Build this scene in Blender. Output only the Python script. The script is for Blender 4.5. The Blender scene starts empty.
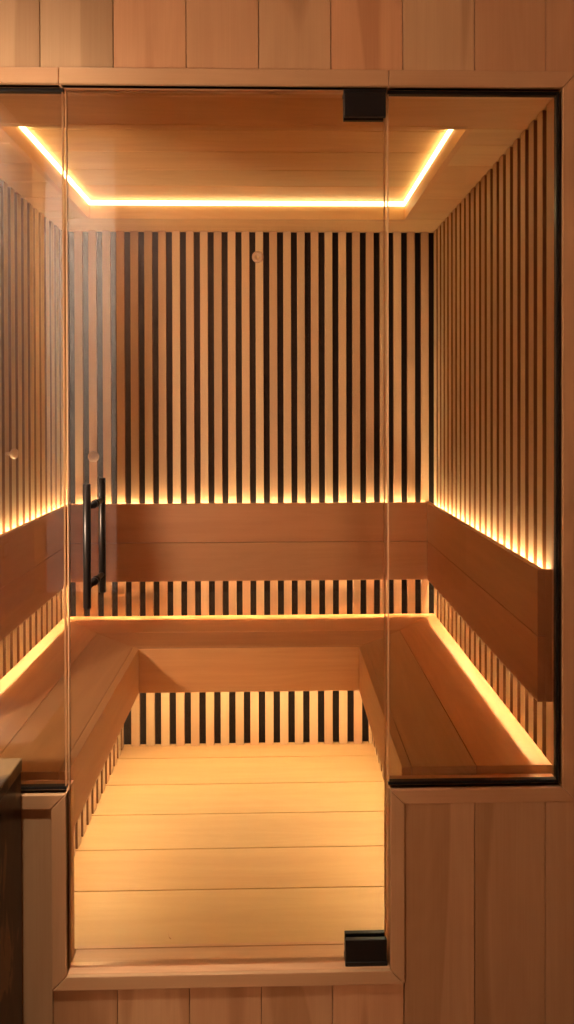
import bpy, bmesh, math, random
from mathutils import Vector
random.seed(11)
SC = bpy.context.scene
COL = SC.collection
PI = math.pi

# ------------------------------------------------------------------ materials
def srgb(r, g, b):
    f = lambda c: (c/255/12.92) if c/255 <= .04045 else ((c/255+.055)/1.055)**2.4
    return (f(r), f(g), f(b), 1)

def new_mat(name):
    m = bpy.data.materials.new(name); m.use_nodes = True
    nt = m.node_tree; nt.nodes.clear()
    out = nt.nodes.new('ShaderNodeOutputMaterial')
    return m, nt, out

def wood(name, light, dark, rough=.5, streak=0.0, tone=.22, fig=.35, spec=.35):
    m, nt, out = new_mat(name)
    N, L = nt.nodes.new, nt.links.new
    b = N('ShaderNodeBsdfPrincipled'); L(b.outputs[0], out.inputs[0])
    b.inputs['Roughness'].default_value = rough
    b.inputs['Specular IOR Level'].default_value = spec
    uv = N('ShaderNodeUVMap'); uv.uv_map = 'UVMap'
    def noise(sx, sy, det, dist=0.0, rg=.55):
        mp = N('ShaderNodeMapping'); mp.inputs['Scale'].default_value = (sx, sy, 1); L(uv.outputs[0], mp.inputs[0])
        n = N('ShaderNodeTexNoise'); n.inputs['Scale'].default_value = 1
        n.inputs['Detail'].default_value = det; n.inputs['Distortion'].default_value = dist
        n.inputs['Roughness'].default_value = rg
        L(mp.outputs[0], n.inputs['Vector']); return n.outputs[0]
    def math_(op, a, c, d=None):
        n = N('ShaderNodeMath'); n.operation = op
        for i, x in enumerate((a, c, d)):
            if x is None: continue
            if isinstance(x, (int, float)): n.inputs[i].default_value = x
            else: L(x, n.inputs[i])
        return n.outputs[0]
    fine = noise(3.5, 260, 3)
    band = noise(1.1, 22, 4, .3)
    big = noise(.9, 7, 1.5, .2)
    rings = math_('MULTIPLY_ADD', math_('SINE', math_('MULTIPLY', big, 85), 0), .5, .5)
    f = math_('MULTIPLY_ADD', rings, fig*.45, 0.0)
    f = math_('ADD', f, math_('MULTIPLY', band, .62))
    f = math_('ADD', f, math_('MULTIPLY_ADD', fine, .35, -.2))
    mix = N('ShaderNodeMix'); mix.data_type = 'RGBA'
    mix.inputs['A'].default_value = light; mix.inputs['B'].default_value = dark
    L(f, mix.inputs['Factor'])
    col = mix.outputs['Result']
    if streak:
        s = noise(.9, 8, 1, .4)
        r = N('ShaderNodeMapRange'); L(s, r.inputs[0])
        r.inputs[1].default_value = .56; r.inputs[2].default_value = .60
        mk = math_('MULTIPLY', r.outputs[0], streak)
        mx = N('ShaderNodeMix'); mx.data_type = 'RGBA'; mx.blend_type = 'MULTIPLY'
        L(mk, mx.inputs['Factor']); L(col, mx.inputs['A']); mx.inputs['B'].default_value = (.62, .52, .42, 1)
        col = mx.outputs['Result']
    at = N('ShaderNodeAttribute'); at.attribute_name = 'tone'
    sp = N('ShaderNodeSeparateColor'); L(at.outputs['Color'], sp.inputs[0])
    hs = N('ShaderNodeHueSaturation'); L(col, hs.inputs['Color'])
    L(math_('MULTIPLY_ADD', sp.outputs[0], tone*2, 1-tone), hs.inputs['Value'])
    q = min(.65, tone/.12)
    L(math_('MULTIPLY_ADD', sp.outputs[1], .022*q, .5-.011*q), hs.inputs['Hue'])
    L(math_('MULTIPLY_ADD', sp.outputs[1], -.14*q, 1+.07*q), hs.inputs['Saturation'])
    L(hs.outputs[0], b.inputs['Base Color'])
    bp = N('ShaderNodeBump'); bp.inputs['Strength'].default_value = .12; bp.inputs['Distance'].default_value = .0008
    L(f, bp.inputs['Height']); L(bp.outputs[0], b.inputs['Normal'])
    return m

def plain(name, col, rough=.5, metal=0, spec=.5):
    m, nt, out = new_mat(name)
    b = nt.nodes.new('ShaderNodeBsdfPrincipled'); nt.links.new(b.outputs[0], out.inputs[0])
    n = nt.nodes.new('ShaderNodeTexNoise'); n.inputs['Scale'].default_value = 14; n.inputs['Detail'].default_value = 4
    tc = nt.nodes.new('ShaderNodeTexCoord'); nt.links.new(tc.outputs['Object'], n.inputs['Vector'])
    mx = nt.nodes.new('ShaderNodeMix'); mx.data_type = 'RGBA'
    mx.inputs['A'].default_value = col; mx.inputs['B'].default_value = tuple(c*.82 for c in col[:3])+(1,)
    nt.links.new(n.outputs[0], mx.inputs['Factor']); nt.links.new(mx.outputs['Result'], b.inputs['Base Color'])
    b.inputs['Roughness'].default_value = rough; b.inputs['Metallic'].default_value = metal
    b.inputs['Specular IOR Level'].default_value = spec
    return m

def emit(name, col, s):
    m, nt, out = new_mat(name)
    e = nt.nodes.new('ShaderNodeEmission'); e.inputs[0].default_value = col; e.inputs[1].default_value = s
    nt.links.new(e.outputs[0], out.inputs[0]); return m

def glass(name, tint, ior=1.5):
    m, nt, out = new_mat(name)
    t = nt.nodes.new('ShaderNodeBsdfTransparent'); t.inputs[0].default_value = tint
    g = nt.nodes.new('ShaderNodeBsdfGlossy'); g.inputs['Roughness'].default_value = 0.0
    f = nt.nodes.new('ShaderNodeFresnel'); f.inputs[0].default_value = ior
    mx = nt.nodes.new('ShaderNodeMixShader')
    nt.links.new(f.outputs[0], mx.inputs[0]); nt.links.new(t.outputs[0], mx.inputs[1])
    nt.links.new(g.outputs[0], mx.inputs[2]); nt.links.new(mx.outputs[0], out.inputs[0])
    return m

def marble(name):
    m, nt, out = new_mat(name); N, L = nt.nodes.new, nt.links.new
    b = N('ShaderNodeBsdfPrincipled'); L(b.outputs[0], out.inputs[0])
    tc = N('ShaderNodeTexCoord')
    mp = N('ShaderNodeMapping'); mp.inputs['Rotation'].default_value = (.5, .3, .2); mp.inputs['Scale'].default_value = (3, 3, 1.7)
    L(tc.outputs['Object'], mp.inputs[0])
    n = N('ShaderNodeTexNoise'); n.inputs['Scale'].default_value = 2.2; n.inputs['Detail'].default_value = 7; n.inputs['Distortion'].default_value = 1.6
    L(mp.outputs[0], n.inputs['Vector'])
    r = N('ShaderNodeValToRGB'); L(n.outputs[0], r.inputs[0])
    e = r.color_ramp.elements
    e[0].position = .3; e[0].color = srgb(30, 21, 14)
    e[1].position = .72; e[1].color = srgb(108, 80, 50)
    x = e.new(.5); x.color = srgb(70, 52, 34)
    x = e.new(.55); x.color = srgb(122, 94, 60)
    L(r.outputs[0], b.inputs['Base Color'])
    b.inputs['Roughness'].default_value = .32; b.inputs['Specular IOR Level'].default_value = .3
    return m

M = {}
M['slat'] = wood('alder slat wood', srgb(207, 169, 127), srgb(172, 129, 89), .55, tone=.12, fig=.12)
M['bench'] = wood('alder bench wood', srgb(202, 150, 98), srgb(164, 112, 66), .5, tone=.11, fig=.2)
M['back'] = wood('thermo alder backrest wood', srgb(184, 130, 86), srgb(146, 96, 58), .5, tone=.05, fig=.15)
M['ceil'] = wood('alder ceiling wood', srgb(212, 162, 110), srgb(176, 124, 78), .55, tone=.09, fig=.2)
M['floorw'] = wood('alder floor wood', srgb(214, 170, 114), srgb(184, 136, 84), .55, tone=.025, fig=.15)
M['clad'] = wood('alder cladding wood', srgb(200, 156, 112), srgb(164, 116, 76), .55, streak=.5, tone=.14, fig=.15)
M['trim'] = wood('alder trim wood', srgb(196, 152, 108), srgb(168, 122, 82), .5, tone=.05, fig=.15)
M['jamb'] = wood('alder jamb wood', srgb(214, 164, 120), srgb(180, 128, 88), .5, tone=.05)
M['oak'] = wood('dark oak', srgb(120, 78, 50), srgb(84, 52, 32), .5)
M['mdf'] = plain('brown board core edge', srgb(132, 84, 48), .8, spec=.2)
M['felt'] = plain('black felt', (.010, .0075, .006, 1), .95, spec=.1)
M['core'] = plain('brown board core', srgb(90, 58, 36), .8)
M['black'] = plain('black anodised metal', (.012, .010, .009, 1), .38, .3)
M['bronze'] = plain('dark bronze rod metal', (.05, .04, .036, 1), .3, .8)
M['plaster'] = plain('pale plaster', srgb(214, 198, 184), .8)
M['stone'] = plain('brown stone floor', srgb(130, 92, 62), .35)
M['white'] = plain('white plastic', srgb(225, 220, 212), .4)
M['knob'] = plain('pale wooden knob', srgb(214, 170, 130), .4)
M['disc'] = plain('translucent cover disc', srgb(190, 150, 118), .35)
M['glass'] = glass('clear glass', (.985, .975, .96, 1))
M['edge'] = plain('polished glass edge', srgb(220, 174, 130), .3, .3)
LED = (1.0, .87, .52, 1)
M['led'] = emit('warm led strip', LED, 36)
M['led_down'] = emit('warm led strip facing down', LED, 120)
M['led_floor'] = emit('warm led strip under bench', LED, 26)
M['led_ceil'] = emit('warm led diffuser', (1.0, .80, .34, 1), 4.2)
M['lens'] = emit('downlight lens', (1, .84, .68, 1), 12)
M['globe'] = emit('glowing opal globe', (1, .86, .66, 1), 50)
M['marble'] = marble('brown marble')

# ------------------------------------------------------------------ mesh builder
class MB:
    def __init__(s):
        s.bm = bmesh.new(); s.uv = s.bm.loops.layers.uv.new('UVMap'); s.tn = s.bm.loops.layers.float_color.new('tone')
    def absorb(s, t, axis, tone=None):
        ou, ov = random.uniform(0, 60), random.uniform(0, 60)
        a = random.random() if tone is None else tone
        h = random.random()
        o1, o2 = [i for i in range(3) if i != axis]
        mp = {}
        for v in t.verts: mp[v] = s.bm.verts.new(v.co)
        for f in t.faces:
            try: nf = s.bm.faces.new([mp[v] for v in f.verts])
            except ValueError: continue
            nf.smooth = f.smooth; nf.material_index = f.material_index
            for l in nf.loops:
                c = l.vert.co
                l[s.uv].uv = (c[axis]+ou, c[o1]+c[o2]+ov); l[s.tn] = (a, h, 0, 1)
        t.free(); return s
    def box(s, x0, x1, y0, y1, z0, z1, axis=None, bev=.0012, tone=None):
        if axis is None:
            d = (x1-x0, y1-y0, z1-z0); axis = d.index(max(d))
        t = bmesh.new(); bmesh.ops.create_cube(t, size=1)
        for v in t.verts:
            v.co = Vector(((x0+x1)/2+v.co.x*(x1-x0), (y0+y1)/2+v.co.y*(y1-y0), (z0+z1)/2+v.co.z*(z1-z0)))
        if bev: bmesh.ops.bevel(t, geom=t.edges[:], offset=bev, segments=2, affect='EDGES', profile=.5)
        return s.absorb(t, axis, tone)
    def prism(s, poly, a, b, normal, axis, bev=.0012, tone=None):
        """poly: 2-D points in the plane across `normal` (0 x, 1 y, 2 z); extruded from a to b along it"""
        t = bmesh.new(); oth = [i for i in range(3) if i != normal]
        def P(p, h):
            c = [0, 0, 0]; c[oth[0]] = p[0]; c[oth[1]] = p[1]; c[normal] = h; return c
        lo = [t.verts.new(P(p, a)) for p in poly]; hi = [t.verts.new(P(p, b)) for p in poly]
        t.faces.new(lo[::-1]); t.faces.new(hi)
        n = len(poly)
        for i in range(n): t.faces.new([lo[i], lo[(i+1) % n], hi[(i+1) % n], hi[i]])
        bmesh.ops.recalc_face_normals(t, faces=t.faces[:])
        if bev: bmesh.ops.bevel(t, geom=t.edges[:], offset=bev, segments=2, affect='EDGES', profile=.5)
        return s.absorb(t, axis, tone)
    def lathe(s, prof, centre, axis, seg=40):
        """prof: (radius, height) along axis"""
        t = bmesh.new(); oth = [i for i in range(3) if i != axis]; rings = []
        for r, h in prof:
            ring = []
            for k in range(seg):
                c = list(centre); c[axis] += h
                c[oth[0]] += r*math.cos(2*PI*k/seg); c[oth[1]] += r*math.sin(2*PI*k/seg)
                ring.append(t.verts.new(c))
            rings.append(ring)
        for A, B in zip(rings, rings[1:]):
            for k in range(seg):
                f = t.faces.new([A[k], A[(k+1) % seg], B[(k+1) % seg], B[k]]); f.smooth = True
        t.faces.new(rings[0][::-1]); t.faces.new(rings[-1])
        bmesh.ops.recalc_face_normals(t, faces=t.faces[:])
        return s.absorb(t, axis)
    def build(s, name, mat, parent=None, origin=None):
        me = bpy.data.meshes.new(name); bmesh.ops.recalc_face_normals(s.bm, faces=s.bm.faces[:])
        if origin is not None:
            for v in s.bm.verts: v.co -= Vector(origin)
        s.bm.to_mesh(me); s.bm.free()
        for m in (mat if isinstance(mat, (list, tuple)) else [mat]): me.materials.append(m)
        o = bpy.data.objects.new(name, me); COL.objects.link(o)
        if origin is not None: o.location = origin
        if parent is not None:
            o.parent = parent; o.location = o.location - parent.location if origin is not None else Vector((0, 0, 0)) - parent.location
        return o

def tag(o, label=None, cat=None, group=None, kind=None):
    if label: o['label'] = label
    if cat: o['category'] = cat
    if group: o['group'] = group
    if kind: o['kind'] = kind
    return o

def thing(name, loc, label, cat, group=None):
    o = bpy.data.objects.new(name, None); COL.objects.link(o); o.location = loc; o.empty_display_size = .1
    return tag(o, label, cat, group)

def struct(o, label=None, cat=None):
    o['kind'] = 'structure'
    if label: o['label'] = label
    if cat: o['category'] = cat
    return o

# ------------------------------------------------------------------ key measures (metres)
XL, XR, YB = -.900, .684, 2.874          # faces of the slats
YF = 1.635                               # inner face of the glazed front
ZC = 2.105                               # ceiling
PITCH, GAP, DEP = .0593, .0262, .020
BZ = .46                                 # bench top
FY = 1.57                                # outer face of the trims
CY = 1.577                               # outer face of the cladding
OH = 3.6                                 # ceiling height outside
OZ = -.17                                # floor outside

# ------------------------------------------------------------------ slatted walls
def slat_sides(m, axis):
    """the slats are faced boards: their side faces show the brown core"""
    for f in m.bm.faces:
        f.normal_update()
        if abs(f.normal[axis]) > .95: f.material_index = 1
def wall(name, label, bx, slats):
    w = MB().box(*bx, bev=0).build(name, M['felt']); struct(w, label, 'wall')
    m = MB()
    for s in slats: m.box(*s, axis=2, bev=.0015)
    slat_sides(m, 0 if abs(bx[1]-bx[0]) > .5 else 1)
    m.build('slat_panel', [M['slat'], M['mdf']], w)
    return w
# back wall: gap centres run from x0
sl = []
gx = -.866
edges = [XL]
while gx < XR:
    edges += [gx-GAP/2, gx+GAP/2]; gx += PITCH
edges.append(XR)
for a, b in zip(edges[::2], edges[1::2]):
    if b-a > .006: sl.append((a, b, YB, YB+DEP, 0, ZC))
wall('wall_back', 'far wall of pale vertical wooden slats over black backing', (XL-.06, XR+.06, YB+DEP, YB+.07, 0, ZC+.05), sl)
def side(g0):
    e = [YF]; y = g0
    while y < YB:
        if y > YF+.012: e += [y-GAP/2, y+GAP/2]
        y += PITCH
    e.append(YB)
    return [(a, b) for a, b in zip(e[::2], e[1::2]) if b-a > .004]
wall('wall_left', 'slatted side wall seen through the left glass pane', (XL-.07, XL-DEP, YF, YB+DEP, 0, ZC+.05),
     [(XL-DEP, XL, a, b, 0, ZC) for a, b in side(1.647)])
wall('wall_right', 'slatted side wall seen through the right glass pane', (XR+DEP, XR+.07, YF, YB+DEP, 0, ZC+.05),
     [(XR, XR+DEP, a, b, 0, ZC) for a, b in side(1.690)])

# ------------------------------------------------------------------ sauna floor
m = MB()
ys = [1.667, 1.868, 2.043, 2.220, 2.398, 2.580, 2.76, YB]
for a, b in zip(ys, ys[1:]): m.box(XL, XR, a+.0015, b-.0015, -.02, 0, axis=0, bev=.0015)
fl = m.build('floor', M['floorw']); struct(fl, 'pale golden board floor inside the sauna', 'floor')
MB().box(XL-.06, XR+.06, YF, YB+.06, -.06, -.021, bev=0).build('subfloor', M['core'], fl)

# ------------------------------------------------------------------ ceiling with recess and light line
RX0, RX1, RY0, RY1, RZ = -.740, .526, 1.822, 2.695, 2.176
m = MB()
ys = [RY0, 1.937, 2.100, 2.265, 2.43, 2.595, RY1]
m.box(XL-.02, XR+.02, YF+.001, RY0-.001, ZC, ZC+.019, axis=0)
m.box(XL-.02, XR+.02, RY1+.001, YB+.02, ZC, ZC+.019, axis=0)
for a, b in zip(ys, ys[1:]):
    m.box(XL-.02, RX0, a+.001, b-.001, ZC, ZC+.019, axis=0)
    m.box(RX1, XR+.02, a+.001, b-.001, ZC, ZC+.019, axis=0)
ce = m.build('ceiling', M['ceil']); struct(ce, 'wooden ceiling with a recessed middle panel', 'ceiling')
m = MB()
m.box(RX0-.016, RX0+.003, RY0, RY1, ZC-.001, RZ, axis=1); m.box(RX1-.003, RX1+.016, RY0, RY1, ZC-.001, RZ, axis=1)
m.box(RX0+.003, RX1-.003, RY1-.003, RY1+.016, ZC-.001, RZ, axis=0); m.box(RX0+.003, RX1-.003, RY0-.016, RY0+.003, ZC-.001, RZ, axis=0)
m.build('recess_edge', M['ceil'], ce)
m = MB(); y = RY0-.14
while y < RY1+.1:
    m.box(RX0-.05, RX1+.05, y+.001, y+.164, RZ, RZ+.019, axis=0); y += .166
m.build('recess_panel', M['ceil'], ce)
MB().box(XL-.07, XR+.07, YF, YB+.07, RZ+.02, RZ+.06, bev=0).build('roof_core', M['core'], ce)
cl = thing('led_strip', ((RX0+RX1)/2, (RY0+RY1)/2, RZ), 'glowing warm light line framing the recessed ceiling panel', 'led light')
T = .008; z0, z1 = RZ-.017, RZ-.001
MB().box(RX0, RX1, RY1-T, RY1, z0, z1, bev=0).build('light_line', M['led_ceil'], cl)
MB().box(RX0, RX0+T, RY0+.01, RY1-T, z0, z1, bev=0).build('light_line', M['led_ceil'], cl)
MB().box(RX1-T, RX1, RY0+.01, RY1-T, z0, z1, bev=0).build('light_line', M['led_ceil'], cl)
MB().box(RX0+T, RX1-T, RY0, RY0+T, z0, z1, bev=0).build('light_line', M['led_ceil'], cl)

# ------------------------------------------------------------------ backrests
BT, ST, BZ0, BZ1, BM = .019, .018, .616, .944, .780      # board, standoff, bottom, top, seam
def backrest(label, o, e, w, s, axis):
    """o wall face coordinate, direction s away from the wall, span e..w along axis"""
    def bx(m, d0, d1, z0, z1, a=None, b=None, **k):
        k.setdefault('tone', .5)
        a = e if a is None else a; b = w if b is None else b
        p, q = sorted((o+s*d0, o+s*d1))
        if axis == 0: m.box(a, b, p, q, z0, z1, axis=k.pop('ax', 0), **k)
        else: m.box(p, q, a, b, z0, z1, axis=k.pop('ax', 1), **k)
        return m
    c = (e+w)/2
    t = thing('backrest', (c, o, BZ0) if axis == 0 else (o, c, BZ0), label, 'backrest', 'backrests on the slatted walls')
    bx(MB(), ST, ST+BT, BZ0, BM-.0008).build('board', M['back'], t)
    bx(MB(), ST, ST+BT, BM+.0008, BZ1).build('board', M['back'], t)
    bx(MB(), 0, ST, .72, .84, bev=0, a=e+.02 if axis else e, b=w).build('mounting_rail', M['back'], t)
    e2 = e+.012 if axis else e
    bx(MB(), .006, .015, .915, .919, a=e2, bev=0).build('led_strip', M['led'], t)
    bx(MB(), .002, .007, .684, .688, a=e2, bev=0).build('led_strip', M['led_down'], t)
    if axis: bx(MB(), 0, ST, BZ0, BZ1, a=e, b=e+.010, ax=2).build('end_cap', M['back'], t)
    return t
FB = ST+BT
backrest('long brown board backrest across the far wall', YB, XL+FB, XR-FB, -1, 0)
backrest('brown board backrest on the left side wall', XL, YF+.003, YB-.001, 1, 1)
backrest('brown board backrest on the right side wall', XR, YF+.003, YB-.001, -1, 1)

# ------------------------------------------------------------------ benches
XLi, XLm, XRi, XRm, YBm, YBi = -.505, -.706, .310, .495, 2.660, 2.476
FT = .024; g = .0008; PT = .026
def kick(m, felt, spans, face, s, axis):
    for a, b in spans:
        p, q = sorted((face, face+s*.018))
        if axis == 0: m.box(a, b, p, q, 0, BZ-PT-.002, axis=2)
        else: m.box(p, q, a, b, 0, BZ-PT-.002, axis=2)
def spans(a, b, first):
    e = [a]; x = first
    while x < b:
        if x-GAP/2 > a: e += [x-GAP/2, min(x+GAP/2, b)]
        x += PITCH
    if e[-1] < b: e.append(b)
    return [(p, q) for p, q in zip(e[::2], e[1::2]) if q-p > .003]
KL, KR, KB = -.605, .388, 2.672
zt, zb = BZ, BZ-PT
# back bench
t = thing('sauna_bench', ((XLi+XRi)/2, YB-.2, 0), 'wooden bench along the far slatted wall', 'bench', 'benches built around three walls')
MB().prism([(XL+g, YB-g/2), (XR-g, YB-g/2), (XRm-g, YBm+g), (XLm+g, YBm+g)], zb, zt, 2, 0, tone=.95).build('seat_board', M['bench'], t)
MB().prism([(XLm+g, YBm-g), (XRm-g, YBm-g), (XRi+FT, YBi+FT+g), (XLi-FT, YBi+FT+g)], zb, zt, 2, 0, tone=.35).build('seat_board', M['bench'], t)
MB().prism([(XLi-FT+g, YBi+FT), (XRi+FT-g, YBi+FT), (XRi-g, YBi), (XLi+g, YBi)], .296, zt, 2, 0, bev=.002).build('front_board', M['bench'], t)
m = MB(); kick(m, None, spans(KL+.001, KR-.001, KL+.016), KB, 1, 0); slat_sides(m, 0); m.build('slatted_kickboard', [M['slat'], M['mdf']], t)
MB().box(KL-.05, KR+.05, KB+.0185, KB+.04, 0, zb-.001, bev=0).build('dark_backing', M['felt'], t)
MB().box(XLi, XRi, YBi+FT+.012, YBi+FT+.022, .300, .304, bev=0).build('led_strip', M['led_floor'], t)
# side benches
for lab, X, Xm, Xi, K, s in (('wooden bench along the left wall behind the left glass pane', XL, XLm, XLi, KL, 1), ('wooden bench along the right wall behind the right glass pane', XR, XRm, XRi, KR, -1)):
    t = thing('sauna_bench', ((X+Xi)/2, 2.1, 0), lab, 'bench', 'benches built around three walls')
    Y0 = YF+.003
    MB().prism([(X+s*g/2, Y0), (X+s*g/2, YB-g*2), (Xm-s*g, YBm-g), (Xm-s*g, Y0)], zb, zt, 2, 1, tone=.95).build('seat_board', M['bench'], t)
    MB().prism([(Xm+s*g, Y0), (Xm+s*g, YBm-g*2), (Xi-s*(FT+g), YBi+FT-g), (Xi-s*(FT+g), Y0)], zb, zt, 2, 1, tone=.35).build('seat_board', M['bench'], t)
    MB().prism([(Xi-s*FT, Y0), (Xi-s*FT, YBi+FT-g), (Xi, YBi-g), (Xi, Y0)], .296, zt, 2, 1, bev=.002).build('front_board', M['bench'], t)
    m = MB(); kick(m, None, spans(YF+.003, KB-.001, YF+.045), K, -s, 1); slat_sides(m, 1); m.build('slatted_kickboard', [M['slat'], M['mdf']], t)
    p, q = sorted((K-s*.0185, K-s*.04)); MB().box(p, q, YF+.003, KB+.017, 0, zb-.001, bev=0).build('dark_backing', M['felt'], t)
    p, q = sorted((Xi-s*(FT+.012), Xi-s*(FT+.022))); MB().box(p, q, Y0+.02, YBi+FT, .300, .304, bev=0).build('led_strip', M['led_floor'], t)

# ------------------------------------------------------------------ front wall
DL, DR, WR, WL, WZ, TZ, SZ = -.492, .270, .681, -.905, .441, 2.099, .013
TW, TT = .034, .038
OL, OR = -2.0, 1.6
seam0 = -.036
m = MB()
k = -14
while True:
    a = seam0+.1695*k; b = a+.1695; k += 1
    if a > OR: break
    a2, b2 = max(a, OL)+.0008, min(b, OR)-.0008
    if b2 <= a2: continue
    tn = random.random()
    def piece(x0, x1, z0, z1):
        if x1-x0 > .004: m.box(x0, x1, CY, CY+.018, z0, z1, axis=2, bev=.0012, tone=tn)
    piece(a2, b2, TZ+TT+.001, OH)
    # below the glazing
    for lo, hi, top in ((OL, WL-TW, TZ+TT-.001), (WL-TW, DL-TW, WZ-TW-.001), (DL-TW, DR+TW, SZ-TW-.001), (DR+TW, WR+TW, WZ-TW-.001), (WR+TW, OR, TZ+TT-.001)):
        x0, x1 = max(a2, lo+.0006), min(b2, hi-.0006)
        if abs(hi-(DL-TW)) < 1e-6 and 0 < hi-b2 < .05: x1 = hi-.0006      # last board runs on to the casing
        if abs(hi-(DL-TW)) < 1e-6 and hi-a2 < .05: continue
        if x1 > x0: piece(x0, x1, OZ, top)
wf = m.build('wall_front', M['clad']); struct(wf, 'vertical board cladding around the glazed front', 'wall')
m = MB(); c0, c1 = CY+.0185, YF-.001; LT = .02
m.box(OL, OR, c0, c1, TZ+LT, OH, bev=0); m.box(OL, WL-LT, c0, c1, OZ, TZ+LT, bev=0); m.box(WR+LT, OR, c0, c1, OZ, TZ+LT, bev=0)
m.box(WL-LT, DL-LT, c0, c1, OZ, WZ-LT, bev=0); m.box(DR+LT, WR+LT, c0, c1, OZ, WZ-LT, bev=0); m.box(DL-LT, DR+LT, c0, c1, OZ, SZ-.0125, bev=0)
m.build('wall_core', M['core'], wf)
m = MB(); l0, l1 = FY+.001, YF
m.box(WL-LT, WR+LT, CY+.001, l1, TZ, TZ+LT, axis=0); m.box(WL-LT, WL, CY+.001, l1, WZ-LT, TZ, axis=2); m.box(WR, WR+LT, CY+.001, l1, WZ-LT, TZ, axis=2)
m.box(WL, DL, CY+.001, l1, WZ-LT, WZ, axis=0); m.box(DR, WR, CY+.001, l1, WZ-LT, WZ, axis=0)
m.box(DL-LT, DL, CY+.001, l1, SZ-LT, WZ-LT, axis=2); m.box(DR, DR+LT, CY+.001, l1, SZ-LT, WZ-LT, axis=2)
m.box(DL, DR, CY+.001, 1.650, SZ-.012, SZ, axis=0); m.box(DL, DR, 1.6545, 1.663, SZ-.012, SZ-.002, axis=0)
m.build('jamb_liner', M['jamb'], wf)
trims = [
 ([(WL-TW, TZ+TT), (WL, TZ), (DL-.008, TZ), (DL-.008, TZ+TT)], 0, 'top left casing board above the left glass pane'),
 ([(DL-.007, TZ), (DR-.002, TZ), (DR-.002, TZ+TT), (DL-.007, TZ+TT)], 0, 'top casing board above the glass door'),
 ([(DR-.001, TZ), (WR, TZ), (WR+TW, TZ+TT), (DR-.001, TZ+TT)], 0, 'top right casing board above the right glass pane'),
 ([(WR, TZ-.001), (WR+TW, TZ+TT-.001), (WR+TW, WZ-TW+.001), (WR, WZ+.001)], 2, 'upright casing board at the right edge'),
 ([(DR, WZ), (WR, WZ), (WR+TW, WZ-TW), (DR+TW, WZ-TW)], 0, 'casing board below the right glass pane'),
 ([(DR, WZ-.001), (DR+TW, WZ-TW-.001), (DR+TW, SZ-TW), (DR, SZ)], 2, 'upright casing board right of the door foot'),
 ([(DL, SZ-.001), (DR-.001, SZ-.001), (DR+TW-.001, SZ-TW), (DL-TW, SZ-TW)], 0, 'casing board below the glass door'),
 ([(DL, WZ), (DL, SZ), (DL-TW, SZ-TW+.001), (DL-TW, WZ-TW)], 2, 'upright casing board left of the door foot'),
 ([(WL, WZ), (DL-.001, WZ), (DL-TW-.001, WZ-TW), (WL-TW, WZ-TW)], 0, 'casing board below the left glass pane'),
 ([(WL-.001, TZ), (WL-.001, WZ), (WL-TW, WZ-TW), (WL-TW, TZ+TT)], 2, 'upright casing board at the far left of the glazing'),
]
for i, (poly, ax, lab) in enumerate(trims):
    struct(MB().prism(poly, FY, FY+.0075 if False else CY+.018, 1, ax, bev=.0022).build('trim_%d' % (i+1), M['trim']), lab, 'casing')

# ------------------------------------------------------------------ glazing
GY0, GY1 = 1.595, 1.605
def pane(name, x0, x1, z0, z1, label, parent=None):
    m = MB(); t = bmesh.new(); c = .0028                     # polished, chamfered upright edges
    P = [(x0, GY0+c), (x0+c, GY0), (x1-c, GY0), (x1, GY0+c), (x1, GY1-c), (x1-c, GY1), (x0+c, GY1), (x0, GY1-c)]
    lo = [t.verts.new((p, q, z0)) for p, q in P]; hi = [t.verts.new((p, q, z1)) for p, q in P]
    t.faces.new(lo[::-1]); t.faces.new(hi)
    for k in range(8): t.faces.new([lo[k], lo[(k+1) % 8], hi[(k+1) % 8], hi[k]])
    bmesh.ops.recalc_face_normals(t, faces=t.faces[:])
    for f in t.faces: f.normal_update(); f.material_index = 0 if abs(f.normal.y) > .95 else 1
    m.absorb(t, 2); o = m.build(name, [M['glass'], M['edge']]); return struct(o, label, 'glass')
w1 = pane('window_1', WL+.004, DL-.006, WZ+.006, TZ-.004, 'fixed clear glass pane left of the door')
m = MB(); m.box(WL, DL-.005, 1.593, 1.607, TZ-.008, TZ, bev=.0008); m.box(WL, DL-.005, 1.593, 1.607, WZ, WZ+.007, bev=.0008)
m.box(WL, WL+.007, 1.593, 1.607, WZ+.007, TZ-.008, bev=.0008); m.build('black_channel', M['black'], w1)
w2 = pane('window_2', DR-.001, WR-.004, WZ+.006, TZ-.004, 'fixed clear glass pane right of the door')
m = MB(); m.box(DR-.001, WR, 1.593, 1.607, TZ-.008, TZ, bev=.0008); m.box(DR-.001, WR, 1.593, 1.607, WZ, WZ+.007, bev=.0008)
m.box(WR-.007, WR, 1.593, 1.607, WZ+.007, TZ-.008, bev=.0008); m.build('black_channel', M['black'], w2)
d = pane('door_1', DL-.001, DR-.006, SZ+.006, TZ-.005, 'clear frameless glass door with black handle and corner hinges')
for z0, z1, f in ((TZ-.066, TZ-.001, 1), (SZ+.0005, SZ+.062, -1)):
    m = MB(); x0, x1 = .165, DR-.006
    m.box(x0, x1, 1.584, GY0, z0, z1, bev=.0015); m.box(x0, x1, GY1, 1.616, z0, z1, bev=.0015)
    e0, e1 = (z1-.010, z1) if f > 0 else (z0, z0+.010)
    m.box(x0-.001, x1+.001, 1.582, 1.618, e0, e1, bev=.0015)
    h = m.build('hinge', M['black'], d); h['label'] = 'square black patch hinge at the door\'s %s right corner' % ('top' if f > 0 else 'bottom')
HX = -.429; HZ0, HZ1 = .889, 1.173
hd = bpy.data.objects.new('door_handle', None); COL.objects.link(hd); hd.parent = d
hd['label'] = 'pair of round black bars, one on each face of the glass'
def rod(yc):
    m = MB(); r = .0088; m.lathe([(r-.0015, 0), (r, .0015), (r, HZ1-HZ0-.0015), (r-.0015, HZ1-HZ0)], (HX, yc, HZ0), 2, 28); return m
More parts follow.
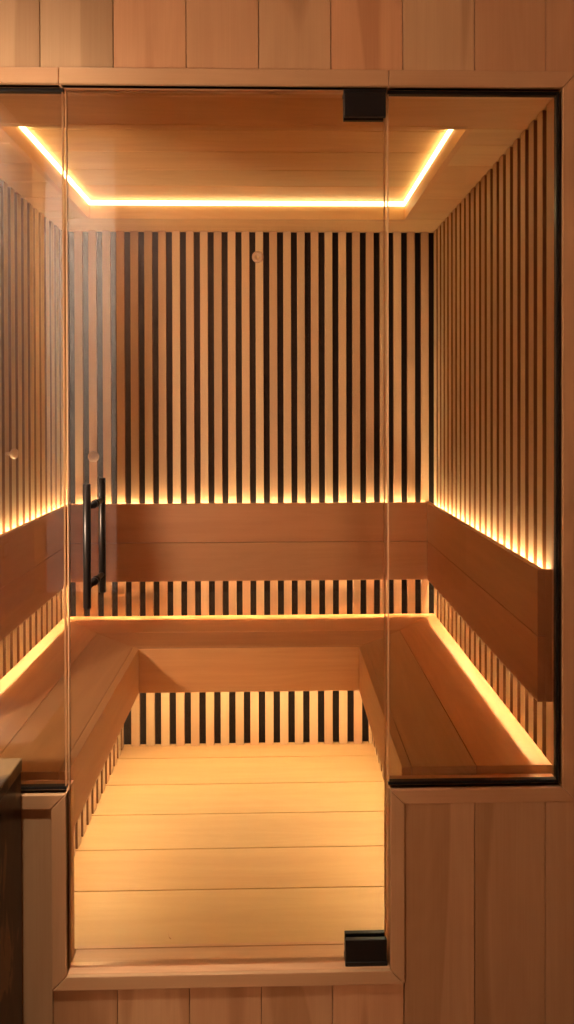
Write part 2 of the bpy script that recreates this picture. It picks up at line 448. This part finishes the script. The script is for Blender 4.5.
rod(1.533).build('bar', M['bronze'], hd); rod(1.667).build('bar', M['bronze'], hd)
for z in (.935, 1.118):
    m = MB(); m.lathe([(.0065, 0), (.0065, .046), (.0095, .047), (.0095, .055)], (HX, 1.541, z), 1, 24)
    m.lathe([(.0095, 0), (.0095, .008), (.0065, .009), (.0065, .055)], (HX, GY1, z), 1, 24)
    m.build('standoff', M['bronze'], hd)

# ------------------------------------------------------------------ small things inside
m = MB(); m.lathe([(.001, 0), (.005, -.0005), (.006, -.006), (.021, -.006), (.025, -.004), (.025, 0)][::-1], (-.072, YB+.002, 1.995), 1, 40)
tag(m.build('cover_disc', M['disc'], origin=(-.072, YB+.002, 1.995)), 'small round disc high on the far slatted wall', 'disc')
m = MB(); m.lathe([(.006, 0), (.006, .014), (.014, .018), (.018, .026), (.015, .034), (.005, .037)], (XL, 2.262, 1.196), 0, 32)
tag(m.build('wall_peg', M['knob'], origin=(XL, 2.262, 1.196)), 'small pale round peg on the left slatted wall', 'peg', 'round pegs on the slats')
m = MB(); m.lathe([(.006, 0), (.006, -.014), (.020, -.018), (.024, -.024), (.021, -.031), (.005, -.034)], (-.768, YB, 1.145), 1, 32)
tag(m.build('wall_peg', M['disc'], origin=(-.768, YB, 1.145)), 'small brown round peg on the far wall just above the door handle', 'peg', 'round pegs on the slats')
m = MB(); m.prism([(-.2765, 1.712), (-.2745, 1.7125), (-.269, 1.697), (-.266, 1.6955), (-.2675, 1.692), (-.2725, 1.697)], .0002, .0022, 2, 1, bev=.0004)
tag(m.build('wood_shaving', M['jamb'], origin=(-.27, 1.70, .0002)), 'tiny curled wood shaving on the front floor board', 'wood shaving')

# ------------------------------------------------------------------ marble counter
m = MB(); m.box(-1.35, -.594, 1.30, FY-.002, OZ, .500, bev=.001)
mc = m.build('marble_counter', M['marble'], origin=(-.98, 1.43, OZ)); tag(mc, 'dark brown marble ledge block against the cladding at bottom left', 'counter')
MB().box(-1.353, -.591, 1.297, FY-.0015, .5005, .531, bev=.003).build('counter_top', M['marble'], mc)

# ------------------------------------------------------------------ room outside
RYY = -2.4
struct(MB().box(OL, OR, RYY, FY+.05, OZ-.05, OZ, bev=0).build('floor', M['stone']), 'brown stone floor of the room outside', 'floor')
struct(MB().box(OL, OR, RYY, FY+.06, OH, OH+.05, bev=0).build('ceiling', M['oak']), 'plain ceiling of the room outside', 'ceiling')
struct(MB().box(OL-.08, OL, RYY, FY+.06, OZ, OH, bev=0).build('wall_outer_left', M['plaster']), 'pale plaster wall of the room outside, left', 'wall')
struct(MB().box(OR, OR+.08, RYY, FY+.06, OZ, OH, bev=0).build('wall_outer_right', M['oak']), 'dark panelled wall of the room outside, right', 'wall')
wr = struct(MB().box(OL-.08, OR+.08, RYY-.08, RYY, OZ, OH, bev=0).build('wall_outer_rear', M['plaster']), 'pale plaster wall behind the camera', 'wall')
m = MB(); x = -1.32
while x < OR: m.box(x+.001, min(x+.2, OR)-.001, RYY, RYY+.02, OZ, OH, axis=2); x += .2
m.build('wood_panelling', M['oak'], wr)
MB().box(-1.995, -1.90, RYY, RYY+.03, OZ, OH, axis=2).build('pilaster', M['trim'], wr)
for i, (y, z) in enumerate(((-1.79, .31), (-1.60, .02))):
    m = MB(); m.box(OL, OL+.008, y-.05, y+.05, z-.06, z+.06, bev=.003)
    o = m.build('wall_socket', M['oak'], origin=(OL, y, z)); tag(o, ('brown framed wall socket plate low on the pale outer wall', 'lower small brown socket plate near the floor outside')[i], 'socket')
    MB().box(OL+.008, OL+.011, y-.032, y+.032, z-.042, z+.042, bev=.001).build('insert', M['white'], o)
def spot(name, parent, off, target, energy, angle, col):
    L = bpy.data.lights.new(name, 'SPOT'); L.energy = energy; L.color = col
    L.spot_size = math.radians(angle); L.spot_blend = 1.0; L.shadow_soft_size = .07
    o = bpy.data.objects.new(name, L); COL.objects.link(o); o.parent = parent; o.location = off
    dv = Vector(target)-(Vector(parent.location)+Vector(off)); o.rotation_euler = dv.to_track_quat('-Z', 'Y').to_euler()
def fill_downlight(x, y, label):  # unseen ceiling lamps, added for their light on the front and rear walls
    t = thing('fill_downlight', (x, y, OH), label, 'fill_downlight', 'unseen ceiling lamps added outside')
    MB().lathe([(.055, 0), (.055, -.006), (.045, -.008), (.045, -.003)], (x, y, OH), 2, 32).build('trim_ring', M['white'], t)
    MB().lathe([(.044, -.001), (.044, -.004)], (x, y, OH), 2, 32).build('lens', M['lens'], t)
    return t
t = fill_downlight(-.55, .78, 'unseen round ceiling lamp added in front of the glass door to light the lower left boards')
spot('low_cladding_fill', t, (0, 0, -.03), (-.78, FY, .1), 145, 42, (1, .84, .66))  # added spot, aimed to lift the lower left cladding
t = fill_downlight(-1.75, -.8, 'unseen round ceiling lamp added to brighten the rear wall that the glass reflects')
spot('rear_wall_fill', t, (0, 0, -.03), (-1.72, -2.4, .9), 620, 132, (1, .84, .70))  # added spot, brightens the rear plaster for the haze in the left pane
x, y, z = -1.26, .48, 1.12
t = thing('fill_floor_lamp', (x, y, OZ), 'unseen black floor lamp with a conical shade, added to light the cladding from the left', 'lamp')  # unseen lamp, added so the cladding is lit from the left
MB().lathe([(.13, 0), (.13, .012), (.02, .022)], (x, y, OZ), 2, 40).build('base', M['black'], t)
MB().lathe([(.009, .02), (.009, z-OZ)], (x, y, OZ), 2, 20).build('pole', M['black'], t)
MB().lathe([(.022, -.10), (.03, -.09), (.055, .0), (.052, .0), (.02, -.085)], (x, y+.02, z), 1, 32).build('lamp_shade', M['black'], t)
spot('cladding_fill', t, (.02, .05, z-OZ), (-.90, FY, 1.25), 52, 100, (1, .83, .62))

# ------------------------------------------------------------------ world, camera, colour
w = bpy.data.worlds.new('World'); SC.world = w; w.use_nodes = True
w.node_tree.nodes['Background'].inputs[0].default_value = (.02, .015, .01, 1)
w.node_tree.nodes['Background'].inputs[1].default_value = .3
cam = bpy.data.cameras.new('camera'); co = bpy.data.objects.new('camera', cam); COL.objects.link(co)
ROLL = .14
TILT = math.radians(.45)
co.location = (0, 0, 1.34); co.rotation_euler = (PI/2-TILT, math.radians(ROLL), math.radians(-1.2))
cam.sensor_width = 36; cam.lens = 670/1024*36; cam.shift_y = -(102-670*math.tan(TILT))/1024
cam.shift_x = -.002
cam.clip_start = .02; cam.clip_end = 50
SC.camera = co
SC.view_settings.view_transform = 'Standard'; SC.view_settings.look = 'None'
SC.view_settings.gamma = 1; SC.view_settings.use_curve_mapping = False
SC.view_settings.exposure = 1.58
SC.cycles.max_bounces = 12; SC.cycles.diffuse_bounces = 6; SC.cycles.transparent_max_bounces = 16
